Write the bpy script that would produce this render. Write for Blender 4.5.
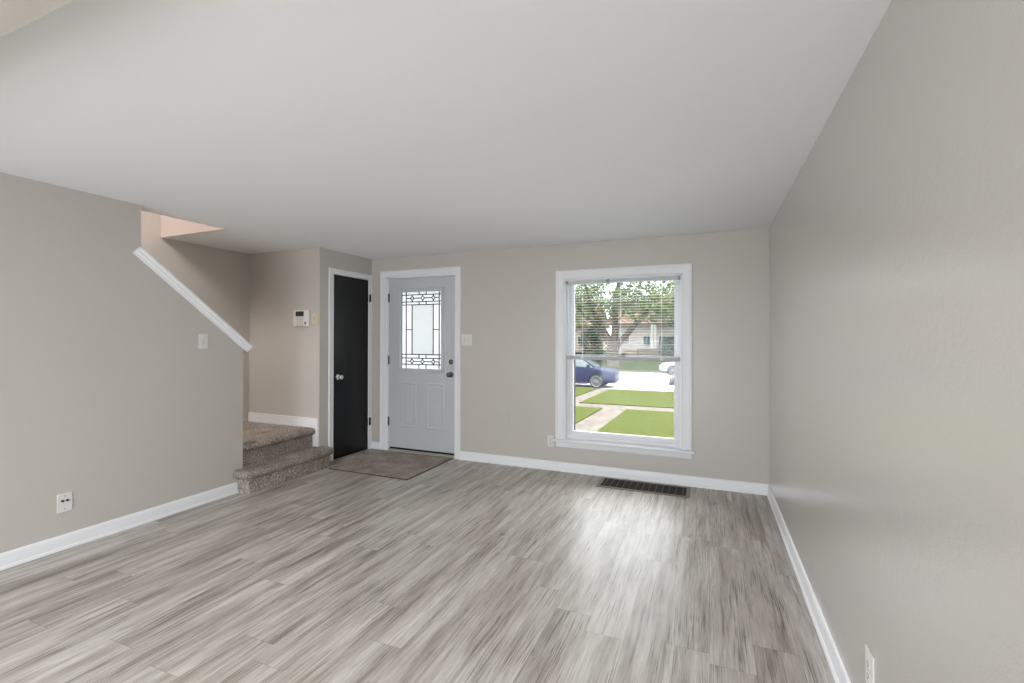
import bpy, bmesh, math, random
from mathutils import Vector, Matrix, noise

PI = math.pi
SC = bpy.context.scene
COL = SC.collection
for _o in list(bpy.data.objects):
    bpy.data.objects.remove(_o)

# ------------------------------------------------------------------ camera
YAW, PITCH, ROLL = 0.3993, 0.0044, 0.0019
_fw = Vector((-math.sin(YAW), math.cos(YAW), 0)); _rt = Vector((math.cos(YAW), math.sin(YAW), 0)); _up = Vector((0, 0, 1))
_f = math.cos(PITCH)*_fw + math.sin(PITCH)*_up; _u = -math.sin(PITCH)*_fw + math.cos(PITCH)*_up
_r = math.cos(ROLL)*_rt + math.sin(ROLL)*_u; _u = -math.sin(ROLL)*_rt + math.cos(ROLL)*_u
cam = bpy.data.cameras.new('camera'); cam_o = bpy.data.objects.new('camera', cam); COL.objects.link(cam_o)
cam.sensor_fit = 'HORIZONTAL'; cam.sensor_width = 36.0; cam.lens = 36.0*468.17/1024
cam.shift_y = (336.28-341.5)/1024
cam.clip_start = 0.02; cam.clip_end = 400
cam_o.matrix_world = Matrix(((_r.x, _u.x, -_f.x, 0), (_r.y, _u.y, -_f.y, 0), (_r.z, _u.z, -_f.z, 1.36), (0, 0, 0, 1)))
SC.camera = cam_o

# ------------------------------------------------------------------ world, sun, room and fill lights, exposure
world = bpy.data.worlds.new('overcast_sky'); SC.world = world; world.use_nodes = True
_nt = world.node_tree; _bg = _nt.nodes['Background']
_tc = _nt.nodes.new('ShaderNodeTexCoord'); _sx = _nt.nodes.new('ShaderNodeSeparateXYZ'); _rp = _nt.nodes.new('ShaderNodeValToRGB'); _ml = _nt.nodes.new('ShaderNodeMix'); _ml.data_type = 'RGBA'
_nt.links.new(_tc.outputs['Generated'], _sx.inputs[0]); _nt.links.new(_sx.outputs['Z'], _rp.inputs[0])
_rp.color_ramp.elements[0].position = 0.02; _rp.color_ramp.elements[0].color = (.26, .27, .28, 1)     # overcast sky: brighter towards the zenith
_rp.color_ramp.elements[1].position = 0.55; _rp.color_ramp.elements[1].color = (.95, .98, 1.0, 1)
_nt.links.new(_rp.outputs[0], _bg.inputs[0]); SKY = 10.0
_bg.inputs[1].default_value = SKY
def lamp(name, kind, loc, energy, color=(1, 1, 1), direction=None, size=None, size_y=None):
    l = bpy.data.lights.new(name, kind); l.energy = energy; l.color = color
    o = bpy.data.objects.new(name, l); COL.objects.link(o); o.location = loc
    if direction is not None:
        o.rotation_euler = Vector(direction).to_track_quat('-Z', 'Y').to_euler()
    if kind == 'AREA':
        l.shape = 'RECTANGLE'; l.size = size; l.size_y = size_y or size
    elif kind == 'SUN':
        l.angle = size
    elif kind in ('POINT', 'SPOT'):
        l.shadow_soft_size = size
    return o
lamp('hazy_sun', 'SUN', (0, 0, 30), 2.2, (1.0, 0.96, 0.9), (-0.45, 0.30, -0.85), 0.25)
lamp('patio_fill', 'AREA', (-1.6, -3.9, .75), 74, (0.86, 0.935, 1.0), (0, 1, 0.4), 2.5, 1.2)  # added fill inside the unseen rear window, tilted up to brighten the room
lamp('rear_low_fill', 'AREA', (-1.6, -2.2, .5), 28, (0.88, 0.945, 1.0), (0, 1, 0.25), 3.2, .8)  # added low fill panel behind the viewer, no real lamp stands there
lamp('rear_top_fill', 'AREA', (-2.0, -1.6, 2.28), 50, (0.88, 0.945, 1.0), (0, 0, -1), 1.4, 1.2)  # unseen downlight added over the rear area to lift the room level
lamp('living_fill', 'AREA', (-1.20, .78, 2.25), 19, (0.90, 0.95, 1.0), (0, 0, -1), .2, .2)  # fill added just out of view, brightens the left wall and floor
_ul = lamp('upstairs_lamp', 'AREA', (-4.15, 1.3, 3.4), 36, (1.0, 0.94, 0.9), (-.4, .4, -.85), .5, 1.0)
_ul.data.spread = 1.9
SC.view_settings.view_transform = 'Standard'; SC.view_settings.look = 'None'
SC.view_settings.gamma = 1.0; SC.view_settings.use_curve_mapping = False
SC.view_settings.exposure = 0.05
SC.cycles.use_denoising = True
SC.cycles.max_bounces = 12; SC.cycles.diffuse_bounces = 6; SC.cycles.transparent_max_bounces = 24
SC.cycles.sample_clamp_indirect = 8.0

# ------------------------------------------------------------------ helpers
def lin(c):
    return tuple((v/255/12.92 if v/255 <= .04045 else ((v/255+.055)/1.055)**2.4) for v in c)
def mat(name, rgb, rough=0.5, metal=0.0, spec=0.5, **kw):
    m = bpy.data.materials.new(name); m.use_nodes = True
    b = m.node_tree.nodes['Principled BSDF']
    b.inputs['Base Color'].default_value = (*lin(rgb), 1); b.inputs['Roughness'].default_value = rough
    b.inputs['Metallic'].default_value = metal; b.inputs['Specular IOR Level'].default_value = spec
    for k, v in kw.items():
        b.inputs[k.replace('_', ' ')].default_value = v
    return m
class NT:
    """small wrapper to write node trees"""
    def __init__(s, m): s.t = m.node_tree; s.b = s.t.nodes['Principled BSDF']
    def n(s, typ, **kw):
        x = s.t.nodes.new('ShaderNode'+typ)
        for k, v in kw.items(): setattr(x, k, v)
        return x
    def l(s, a, b): s.t.links.new(a, b)
    def math(s, op, a, b=None, c=None):
        x = s.n('Math', operation=op)
        for i, v in enumerate((a, b, c)):
            if v is None: continue
            if isinstance(v, (int, float)): x.inputs[i].default_value = v
            else: s.l(v, x.inputs[i])
        return x.outputs[0]
    def ramp(s, fac, stops):
        x = s.n('ValToRGB'); e = x.color_ramp.elements
        e[0].position, e[0].color = stops[0][0], (*lin(stops[0][1]), 1)
        e[1].position, e[1].color = stops[-1][0], (*lin(stops[-1][1]), 1)
        for p, c in stops[1:-1]:
            k = e.new(p); k.color = (*lin(c), 1)
        s.l(fac, x.inputs[0]); return x.outputs[0]
    def noise(s, vec, scale, detail=3, rough=.5):
        x = s.n('TexNoise'); x.inputs['Scale'].default_value = scale; x.inputs['Detail'].default_value = detail; x.inputs['Roughness'].default_value = rough
        if vec is not None: s.l(vec, x.inputs['Vector'])
        return x.outputs['Fac']
    def coord(s, scale=(1, 1, 1)):
        c = s.n('TexCoord'); mp = s.n('Mapping'); mp.inputs['Scale'].default_value = scale
        s.l(c.outputs['Object'], mp.inputs['Vector']); return mp.outputs['Vector']
    def bump(s, h, strength, dist):
        x = s.n('Bump'); x.inputs['Strength'].default_value = strength; x.inputs['Distance'].default_value = dist
        s.l(h, x.inputs['Height']); s.l(x.outputs['Normal'], s.b.inputs['Normal'])
    def mixc(s, fac, a, b, mode='MIX'):
        x = s.n('Mix', data_type='RGBA', blend_type=mode)
        for i, v in ((0, fac), (6, a), (7, b)):
            if isinstance(v, (int, float)): x.inputs[i].default_value = v
            elif isinstance(v, tuple): x.inputs[i].default_value = (*lin(v), 1)
            else: s.l(v, x.inputs[i])
        return x.outputs[2]

def noisy(name, stops, scale, rough=.8, spec=.3, bump=0., dist=.01, stretch=(1, 1, 1), detail=4):
    m = mat(name, stops[0][1], rough, 0, spec); t = NT(m); v = t.coord(stretch)
    f = t.noise(v, scale, detail); t.l(t.ramp(f, stops), t.b.inputs['Base Color'])
    if bump: t.bump(f, bump, dist)
    return m

def link(name, me, m, parent=None, smooth=None):
    o = bpy.data.objects.new(name, me); COL.objects.link(o)
    if m is not None: me.materials.append(m)
    if parent is not None: o.parent = parent
    return o
def obj(name, bm, m, parent=None, smooth=None):
    """one bmesh -> one mesh object (vertices in world space; a parent Empty only shifts it)"""
    bmesh.ops.recalc_face_normals(bm, faces=bm.faces[:])
    me = bpy.data.meshes.new(name)
    if parent is not None:
        off = Vector((0, 0, 0)); p = parent
        while p is not None: off += p.location; p = p.parent
        bmesh.ops.translate(bm, verts=bm.verts[:], vec=-off)
    bm.to_mesh(me); bm.free()
    if smooth is not None:
        for p_ in me.polygons: p_.use_smooth = True
        me.set_sharp_from_angle(angle=math.radians(smooth))
    return link(name, me, m, parent)
def tag(o, label=None, cat=None, group=None, kind=None):
    for k, v in (('label', label), ('category', cat), ('group', group), ('kind', kind)):
        if v: o[k] = v
    return o
def thing(name, loc, label, cat, group=None, kind=None):
    o = bpy.data.objects.new(name, None); COL.objects.link(o); o.location = loc; o.empty_display_size = .1
    return tag(o, label, cat, group, kind)
def struct(name, bm, m, label=None, cat=None, smooth=None):
    return tag(obj(name, bm, m, None, smooth), label, cat, None, 'structure')

def BM(): return bmesh.new()
def box(bm, x0, x1, y0, y1, z0, z1, bev=0., seg=2):
    r = bmesh.ops.create_cube(bm, size=1)
    vs = r['verts']
    for v in vs:
        v.co = Vector((x0+(v.co.x+.5)*(x1-x0), y0+(v.co.y+.5)*(y1-y0), z0+(v.co.z+.5)*(z1-z0)))
    if bev > 0:
        es = list({e for v in vs for e in v.link_edges})
        bmesh.ops.bevel(bm, geom=es, offset=bev, segments=seg, affect='EDGES', profile=.5, clamp_overlap=True)
    return bm
def prism(bm, pts, axis, a, b):
    """closed polygon pts (2D, the other two axes in x,y,z order) extruded along axis from a to b"""
    def P(p, t):
        if axis == 0: return (t, p[0], p[1])
        if axis == 1: return (p[0], t, p[1])
        return (p[0], p[1], t)
    A = [bm.verts.new(P(p, a)) for p in pts]; B = [bm.verts.new(P(p, b)) for p in pts]
    n = len(pts)
    bm.faces.new(A); bm.faces.new(B[::-1])
    for i in range(n): bm.faces.new((A[i], B[i], B[(i+1) % n], A[(i+1) % n]))
    return bm
def loft(bm, rings, closed=True, caps=True):
    R = [[bm.verts.new(p) for p in r] for r in rings]; n = len(R[0])
    for a, b in zip(R, R[1:]):
        for i in range(n if closed else n-1):
            bm.faces.new((a[i], a[(i+1) % n], b[(i+1) % n], b[i]))
    if caps and closed:
        bm.faces.new(R[0][::-1]); bm.faces.new(R[-1])
    return bm
def frame_of(d):
    d = Vector(d).normalized(); a = Vector((0, 0, 1)) if abs(d.z) < .9 else Vector((1, 0, 0))
    u = d.cross(a).normalized(); return u, d.cross(u).normalized()
def tube(bm, pts, rad, n=10, caps=True):
    rings = []
    for i, p in enumerate(pts):
        p = Vector(p); d = Vector(pts[min(i+1, len(pts)-1)])-Vector(pts[max(i-1, 0)])
        u, w = frame_of(d); r = rad[i] if isinstance(rad, (list, tuple)) else rad
        rings.append([p+r*(math.cos(2*PI*k/n)*u+math.sin(2*PI*k/n)*w) for k in range(n)])
    return loft(bm, rings, True, caps)
def lathe(bm, c, axis, prof, n=24, caps=True):
    """prof: (distance along axis, radius)"""
    c = Vector(c); ax = Vector(axis).normalized(); u, w = frame_of(ax); rings = []
    for h, r in prof:
        r = max(r, 1e-4)
        rings.append([c+ax*h+r*(math.cos(2*PI*k/n)*u+math.sin(2*PI*k/n)*w) for k in range(n)])
    return loft(bm, rings, True, caps)
def mitre(bm, a0, a1, b0, b1, prof, put, sides='LTR'):
    """moulding round the rectangle a0..a1 x b0..b1; prof: (inward offset, height off wall) open list; put(a,b,h)->xyz"""
    prof = list(prof)
    def ring(corner, ext=None):
        ca, cb, sa, sb = corner
        return [put(ca+sa*o, cb+sb*o, h) for o, h in prof]
    c = {'BL': (a0, b0, 1, 1), 'TL': (a0, b1, 1, -1), 'TR': (a1, b1, -1, -1), 'BR': (a1, b0, -1, 1)}
    flat = {'BL': (a0, b0, 1, 0), 'BR': (a1, b0, -1, 0)}
    if sides == 'LTR':
        rs = [ring(flat['BL']), ring(c['TL']), ring(c['TR']), ring(flat['BR'])]
        loft(bm, rs, True, True)
    else:
        rs = [ring(c[k]) for k in ('BL', 'TL', 'TR', 'BR')]
        loft(bm, rs+[rs[0]], True, False); bmesh.ops.remove_doubles(bm, verts=bm.verts[:], dist=1e-6)
    return bm
def run(bm, path, prof):
    """skirting: path of (x,y) on the floor, prof list of (offset to the left of travel, z)"""
    rings = []
    for i, p in enumerate(path):
        p = Vector((*p, 0))
        d0 = (Vector((*path[i], 0))-Vector((*path[i-1], 0))).normalized() if i > 0 else None
        d1 = (Vector((*path[i+1], 0))-Vector((*path[i], 0))).normalized() if i < len(path)-1 else None
        n0 = Vector((-d0.y, d0.x, 0)) if d0 else None; n1 = Vector((-d1.y, d1.x, 0)) if d1 else None
        if n0 and n1:
            m_ = (n0+n1); m_ = m_/(m_.dot(n0))
        else: m_ = n0 or n1
        rings.append([p+m_*o+Vector((0, 0, z)) for o, z in prof])
    return loft(bm, rings, True, True)

# ------------------------------------------------------------------ materials
H, YF, XR, XL = 2.328, 4.63, 0.4795, -3.829
XS = -4.89            # wall on the far side of the stairs
YC = 3.80             # closet front face
YE = 2.914            # free end of the half wall
def wall_paint(name, rgb, rough=.34, spec=.55, bump=.5, streak=0.):
    m = mat(name, rgb, rough, 0, spec); t = NT(m); v = t.coord()
    a = t.noise(v, 160, 2); b = t.noise(v, 45, 3)
    t.bump(t.math('ADD', t.math('MULTIPLY', a, .5), t.math('MULTIPLY', b, .8)), bump, .0012)
    if streak:
        c = t.noise(t.coord((1, 2.6, .55)), 2.2, 5, .62)
        r_ = t.n('MapRange'); t.l(c, r_.inputs[0]); r_.inputs[1].default_value = .38; r_.inputs[2].default_value = .66
        r_.inputs[3].default_value = rough-streak; r_.inputs[4].default_value = rough+streak
        t.l(r_.outputs[0], t.b.inputs['Roughness'])
    return m
M_wall = wall_paint('greige_wall_paint', (198, 192, 185))
M_wallr = wall_paint('semigloss_wall_paint', (188, 182, 175), .30, .6, .5)
for _k, _v in (('Coat Weight', .9), ('Coat Roughness', .23), ('Coat IOR', 1.7)): M_wallr.node_tree.nodes['Principled BSDF'].inputs[_k].default_value = _v
_wt = M_wallr.node_tree; _wt.links.new(_wt.nodes['Bump'].outputs['Normal'], _wt.nodes['Principled BSDF'].inputs['Coat Normal']); _wt.nodes['Bump'].inputs['Distance'].default_value = .0022
M_ceil = wall_paint('ceiling_paint', (240, 241, 242), .9, .2, .1)
M_white = mat('white_trim_paint', (238, 238, 240), .35)
M_up = wall_paint('upstairs_paint', (180, 166, 158), .6, .3, .15)
M_vinyl = mat('white_vinyl', (232, 233, 236), .3)
M_plate = mat('white_plastic', (226, 224, 220), .3)
M_ivory = mat('ivory_plastic', (214, 205, 180), .35)
M_dark = mat('dark_plastic', (26, 26, 28), .35)
M_lcd = mat('grey_display', (74, 72, 82), .15)
M_black = mat('black_door_paint', (5, 5, 6), .30, 0, .35)
M_blackmetal = mat('black_metal', (14, 14, 14), .5, 0, .3)
M_nickel = mat('satin_nickel', (176, 174, 170), .28, 1.0)
M_gun = mat('dark_nickel', (104, 102, 102), .3, 1.0)
M_chrome = mat('polished_chrome', (225, 225, 228), .08, 1.0)
M_door = mat('pale_grey_door_paint', (196, 199, 203), .38)
M_came = mat('lead_came', (58, 58, 60), .4, .6)
M_alu = mat('aluminium_threshold', (196, 190, 182), .35, .4)
M_slot = mat('dark_slot', (20, 18, 18), .6)
M_vent = mat('brown_register_metal', (58, 51, 46), .45, .5)
M_ventrim = mat('brushed_register_rim', (132, 122, 112), .4, .6)

def carpet_mat():
    m = mat('brown_grey_carpet', (110, 98, 90), .95, 0, .1); t = NT(m); v = t.coord()
    f = t.noise(v, 95, 5, .75); g = t.noise(v, 5, 3)
    c = t.ramp(f, [(.34, (71, 63, 57)), (.5, (172, 161, 152)), (.66, (246, 238, 232))])
    c2 = t.ramp(g, [(.3, (205, 200, 196)), (.7, (255, 255, 255))])
    t.l(t.mixc(1.0, c, c2, 'MULTIPLY'), t.b.inputs['Base Color']); t.bump(f, 1.0, .006)
    return m
M_carpet = carpet_mat()

def floor_mat():
    m = mat('grey_oak_planks', (160, 150, 140), .33, 0, .5); t = NT(m)
    c = t.n('TexCoord'); s = t.n('SeparateXYZ'); t.l(c.outputs['Object'], s.inputs[0])
    W, L = .178, 1.22
    u = t.math('DIVIDE', s.outputs['X'], W); row = t.math('FLOOR', u); fu = t.math('FRACT', u)
    wn = t.n('TexWhiteNoise', noise_dimensions='1D'); t.l(row, wn.inputs['W'])
    v = t.math('ADD', t.math('DIVIDE', s.outputs['Y'], L), t.math('MULTIPLY', wn.outputs['Value'], 7.3))
    idx = t.math('FLOOR', v); fv = t.math('FRACT', v)
    cmb = t.n('CombineXYZ'); t.l(row, cmb.inputs[0]); t.l(idx, cmb.inputs[1])
    wn2 = t.n('TexWhiteNoise', noise_dimensions='3D'); t.l(cmb.outputs[0], wn2.inputs['Vector'])
    rnd = wn2.outputs['Value']
    # grain in plank space, shifted per plank
    gx = t.math('ADD', s.outputs['X'], t.math('MULTIPLY', rnd, 13.0)); gy = t.math('ADD', s.outputs['Y'], t.math('MULTIPLY', rnd, 31.0))
    wob = t.noise(t.coord((1.0, .9, 1)), 1.6, 2)
    gx = t.math('ADD', gx, t.math('MULTIPLY', wob, .035))
    gv = t.n('CombineXYZ'); t.l(gx, gv.inputs[0]); t.l(gy, gv.inputs[1])
    def str_noise(sx, sy, sc, det, ro=.55):
        mp = t.n('Mapping'); mp.inputs['Scale'].default_value = (sx, sy, 1); t.l(gv.outputs[0], mp.inputs['Vector'])
        return t.noise(mp.outputs['Vector'], sc, det, ro)
    g1 = str_noise(13, 1.1, 1.0, 4, .55); g2 = str_noise(110, 6.0, 1.0, 4, .65); g3 = str_noise(10, 4.5, 1.0, 4); g4 = str_noise(30, 1.6, 1.0, 4, .55)
    base = t.ramp(rnd, [(0, (211, 205, 199)), (.5, (218, 213, 207)), (1, (226, 221, 216))])
    st1 = t.ramp(g1, [(.28, (184, 178, 172)), (.44, (221, 217, 213)), (.58, (245, 244, 243)), (.72, (255, 255, 255))])
    st2 = t.ramp(g2, [(.30, (214, 209, 205)), (.52, (243, 242, 240)), (.7, (255, 255, 255))])
    st3 = t.ramp(g3, [(.22, (140, 130, 122)), (.32, (255, 255, 255))])
    st4 = t.ramp(g4, [(.26, (146, 135, 127)), (.36, (226, 222, 219)), (.46, (255, 255, 255))])
    g5 = str_noise(95, 1.1, 1.0, 3, .5); rd = t.math('ABSOLUTE', t.math('SUBTRACT', g5, .5))
    st5 = t.ramp(rd, [(.0, (142, 131, 123)), (.035, (255, 255, 255))])
    col = t.mixc(1.0, base, st1, 'MULTIPLY'); col = t.mixc(t.ramp(str_noise(6, 1.4, 1.0, 2), [(.42, (0, 0, 0)), (.58, (255, 255, 255))]), col, st5, 'MULTIPLY'); col = t.mixc(1.0, col, st2, 'MULTIPLY'); col = t.mixc(.7, col, st3, 'MULTIPLY'); col = t.mixc(.8, col, st4, 'MULTIPLY')
    eu = t.math('MINIMUM', fu, t.math('SUBTRACT', 1.0, fu)); ev = t.math('MINIMUM', fv, t.math('SUBTRACT', 1.0, fv))
    gap = t.math('MAXIMUM', t.math('LESS_THAN', eu, .008), t.math('LESS_THAN', ev, .0013))
    col = t.mixc(t.math('MULTIPLY', gap, .30), col, (70, 62, 56))
    t.l(col, t.b.inputs['Base Color'])
    t.l(t.math('ADD', .30, t.math('MULTIPLY', g2, .14)), t.b.inputs['Roughness'])
    t.bump(t.math('SUBTRACT', t.math('MULTIPLY', g2, .4), gap), .12, .002)
    return m
M_floor = floor_mat()

def glass_mat():
    m = bpy.data.materials.new('clear_window_glass'); m.use_nodes = True; nt = m.node_tree
    nt.nodes.remove(nt.nodes['Principled BSDF'])
    tr = nt.nodes.new('ShaderNodeBsdfTransparent'); tr.inputs[0].default_value = (.95, .96, .96, 1)
    gl = nt.nodes.new('ShaderNodeBsdfGlossy'); gl.inputs['Roughness'].default_value = .02
    fr = nt.nodes.new('ShaderNodeFresnel'); fr.inputs[0].default_value = 1.25
    mx = nt.nodes.new('ShaderNodeMixShader'); out = nt.nodes['Material Output']
    nt.links.new(fr.outputs[0], mx.inputs[0]); nt.links.new(tr.outputs[0], mx.inputs[1]); nt.links.new(gl.outputs[0], mx.inputs[2])
    nt.links.new(mx.outputs[0], out.inputs[0]); return m
M_glass = glass_mat()
def frosted_mat(name, rgb, amount):
    m = bpy.data.materials.new(name); m.use_nodes = True; nt = m.node_tree
    nt.nodes.remove(nt.nodes['Principled BSDF'])
    tl = nt.nodes.new('ShaderNodeBsdfTranslucent'); tl.inputs[0].default_value = (*lin(rgb), 1)
    tr = nt.nodes.new('ShaderNodeBsdfTransparent'); gl = nt.nodes.new('ShaderNodeBsdfGlossy'); gl.inputs['Roughness'].default_value = .15
    a = nt.nodes.new('ShaderNodeMixShader'); a.inputs[0].default_value = amount
    b = nt.nodes.new('ShaderNodeMixShader'); b.inputs[0].default_value = .05
    nt.links.new(tr.outputs[0], a.inputs[1]); nt.links.new(tl.outputs[0], a.inputs[2])
    nt.links.new(a.outputs[0], b.inputs[1]); nt.links.new(gl.outputs[0], b.inputs[2])
    nt.links.new(b.outputs[0], nt.nodes['Material Output'].inputs[0]); return m
M_frost = frosted_mat('frosted_white_glass', (172, 175, 175), .88)
M_bright = frosted_mat('seeded_border_glass', (184, 187, 187), .85)
M_slat = mat('white_blind_slat', (240, 242, 244), .4)
_t = NT(M_slat); _tl = _t.n('BsdfTranslucent'); _tl.inputs[0].default_value = (.85, .88, .9, 1); _mx = _t.n('MixShader'); _mx.inputs[0].default_value = .55
_t.l(_t.b.outputs[0], _mx.inputs[1]); _t.l(_tl.outputs[0], _mx.inputs[2]); _t.l(_mx.outputs[0], M_slat.node_tree.nodes['Material Output'].inputs[0])
M_rail = mat('grey_blind_rail', (176, 174, 178), .4)

# ------------------------------------------------------------------ room shell
bm = BM(); box(bm, -5.0, XR+.15, -4.0, YF+.2, -.12, 0)
struct('floor', bm, M_floor, 'grey wood plank floor of the living room', 'floor')
OY0, OY1, OX1 = .5, 2.86, -3.985       # stairwell opening in the ceiling
bm = BM()
box(bm, OX1, XR+.15, -4.15, YF+.2, H, H+.26); box(bm, -5.0, OX1, OY1, YF+.2, H, H+.26); box(bm, -5.0, OX1, -4.15, OY0, H, H+.26)
struct('ceiling', bm, M_ceil, 'flat white living room ceiling', 'ceiling')
bm = BM(); box(bm, XL-.12, XR, .22, .654, H-.12, H)
struct('trim_1', bm, M_wall, 'greige header beam dropped below the ceiling', 'beam')
# upper stair hall
bm = BM(); box(bm, XS, OX1-.0005, OY1-.014, OY1-.0005, H+.0005, H+.2605); box(bm, -5.0, OX1+.15, OY1-.014, OY1+.12, H+.26, 4.95); box(bm, OX1, OX1+.12, -.6, OY1, H+.26, 4.95); box(bm, -5.0, OX1+.15, -.72, -.6, H+.26, 4.95)
struct('wall_upstairs', bm, M_up, 'pinkish upstairs wall seen through the stairwell opening', 'wall')
bm = BM(); box(bm, -5.15, OX1+.3, -.8, OY1+.3, 4.95, 5.1)
struct('ceiling_upstairs', bm, M_ceil, 'white ceiling above the stairwell', 'ceiling')
# walls
bm = BM(); prism(bm, [(-4.0, 0), (YE, 0), (YE, 1.285), (2.095, 1.985), (2.095, H), (-4.0, H)], 0, XL-.12, XL)
struct('wall_left', bm, M_wall, 'greige left wall sloping down along the stairs', 'wall')
bm = BM(); box(bm, XS-.15, XS, -4.0, YF, 0, 4.95)
struct('wall_stair', bm, M_wall, 'greige wall behind the staircase', 'wall')
bm = BM(); box(bm, XS, XL-.1, YC, YC+.1, 0, H)
DY0, DY1, DZ = 4.003, 4.583, 2.066    # closet door opening
box(bm, XL-.1, XL, YC, DY0, 0, H); box(bm, XL-.1, XL, DY1, YF, 0, H); box(bm, XL-.1, XL, DY0, DY1, DZ, H)
struct('wall_closet', bm, M_wall, 'greige closet corner beside the stairs', 'wall')
FX0, FX1, FZ = -3.605, -2.645, 2.085    # front door opening
WX0, WX1, WZ0, WZ1 = -1.372, -.237, .325, 1.962
bm = BM(); Y2 = YF+.2
box(bm, -5.0, FX0, YF, Y2, 0, H); box(bm, FX0, FX1, YF, Y2, FZ, H); box(bm, FX1, WX0, YF, Y2, 0, H)
box(bm, WX0, WX1, YF, Y2, 0, WZ0); box(bm, WX0, WX1, YF, Y2, WZ1, H); box(bm, WX1, XR+.15, YF, Y2, 0, H)
struct('wall_front', bm, M_wall, 'greige front wall with the door and window', 'wall')
bm = BM(); box(bm, XR, XR+.15, -4.0, YF, 0, H)
struct('wall_right', bm, M_wallr, 'shiny greige right wall', 'wall')
PX0, PX1, PZ = -2.9, -.3, 2.1
bm = BM(); box(bm, -5.0, PX0, -4.15, -4.0, 0, H); box(bm, PX1, XR+.15, -4.15, -4.0, 0, H); box(bm, PX0, PX1, -4.15, -4.0, PZ, H)
struct('wall_back', bm, M_wall, 'greige wall behind the viewer', 'wall')
bm = BM()
for a, b in ((PX0, PX0+.06), (-1.63, -1.57), (PX1-.06, PX1)): box(bm, a, b, -4.12, -4.03, 0, PZ, .004)
for a, b in ((0, .07), (PZ-.06, PZ)): box(bm, PX0, PX1, -4.12, -4.03, a, b, .004)
w2 = struct('window_2', bm, M_vinyl, 'white sliding patio window behind the viewer', 'window')
bm = BM(); box(bm, PX0+.06, PX1-.06, -4.08, -4.074, .07, PZ-.06); obj('pane', bm, M_glass, w2)

# skirtings
BB = [(0, 0), (.022, 0), (.022, .010), (.018, .017), (.012, .020), (.012, .078), (.009, .086), (.004, .092), (0, .094)]
def skirt(name, path, label):
    bm = BM(); run(bm, path, BB); return struct(name, bm, M_white, label, 'baseboard', 30)
skirt('baseboard_left', [(XL, 2.868), (XL, -4.0)][::-1][::-1] if False else [(XL, 2.868), (XL, -4.0)], 'white baseboard along the left wall')
skirt('baseboard_front', [(XR-.001, YF), (-2.578, YF)], 'white baseboard under the window')
skirt('baseboard_corner', [(-3.690, YF), (XL, YF), (XL, 4.652-.012)], 'short white baseboard between the two doors')
skirt('baseboard_right', [(XR, -4.0), (XR, YF)], 'white baseboard along the right wall')
LZ = .40                                 # landing height
bm = BM()
prism(bm, [(-4.888, LZ-.02), (XL-.10, LZ-.02), (XL-.10, .195), (XL-.012, .195), (XL-.012, LZ+.098), (-4.888, LZ+.098)], 1, YC-.013, YC)
box(bm, -4.888, XL-.012, YC-.017, YC, LZ+.092, LZ+.102, .003)
struct('baseboard_landing', bm, M_white, 'white baseboard stepping down beside the carpeted stairs', 'baseboard')

# sloped cap on the half wall
def cap():
    p0, p1 = Vector((0, 2.085, 0)), Vector((0, 2.99, 0))
    z0, z1 = 2.024, 1.284                # top surface heights
    d = Vector((0, p1.y-p0.y, z1-z0)).normalized(); n = Vector((0, -d.z, d.y))
    a = Vector((0, p0.y, z0)); b = Vector((0, p1.y, z1))
    #   (x, depth below the top)
    f = XL
    prof = [(f-.135, 0), (f+.030, 0), (f+.036, -.006), (f+.036, -.020), (f+.030, -.026), (f+.020, -.028), (f+.018, -.040), (f+.008, -.052), (f+.006, -.066), (f, -.068),
            (f-.12, -.068), (f-.12, -.024), (f-.135, -.024)]
    bm = BM()
    loft(bm, [[Vector((x, 0, 0))+a+n*h for x, h in prof], [Vector((x, 0, 0))+b+n*h for x, h in prof]])
    return bm
CB = cap(); struct('trim_2', CB, M_white, 'white sloped cap on top of the stair half wall', 'trim', 25)

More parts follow.
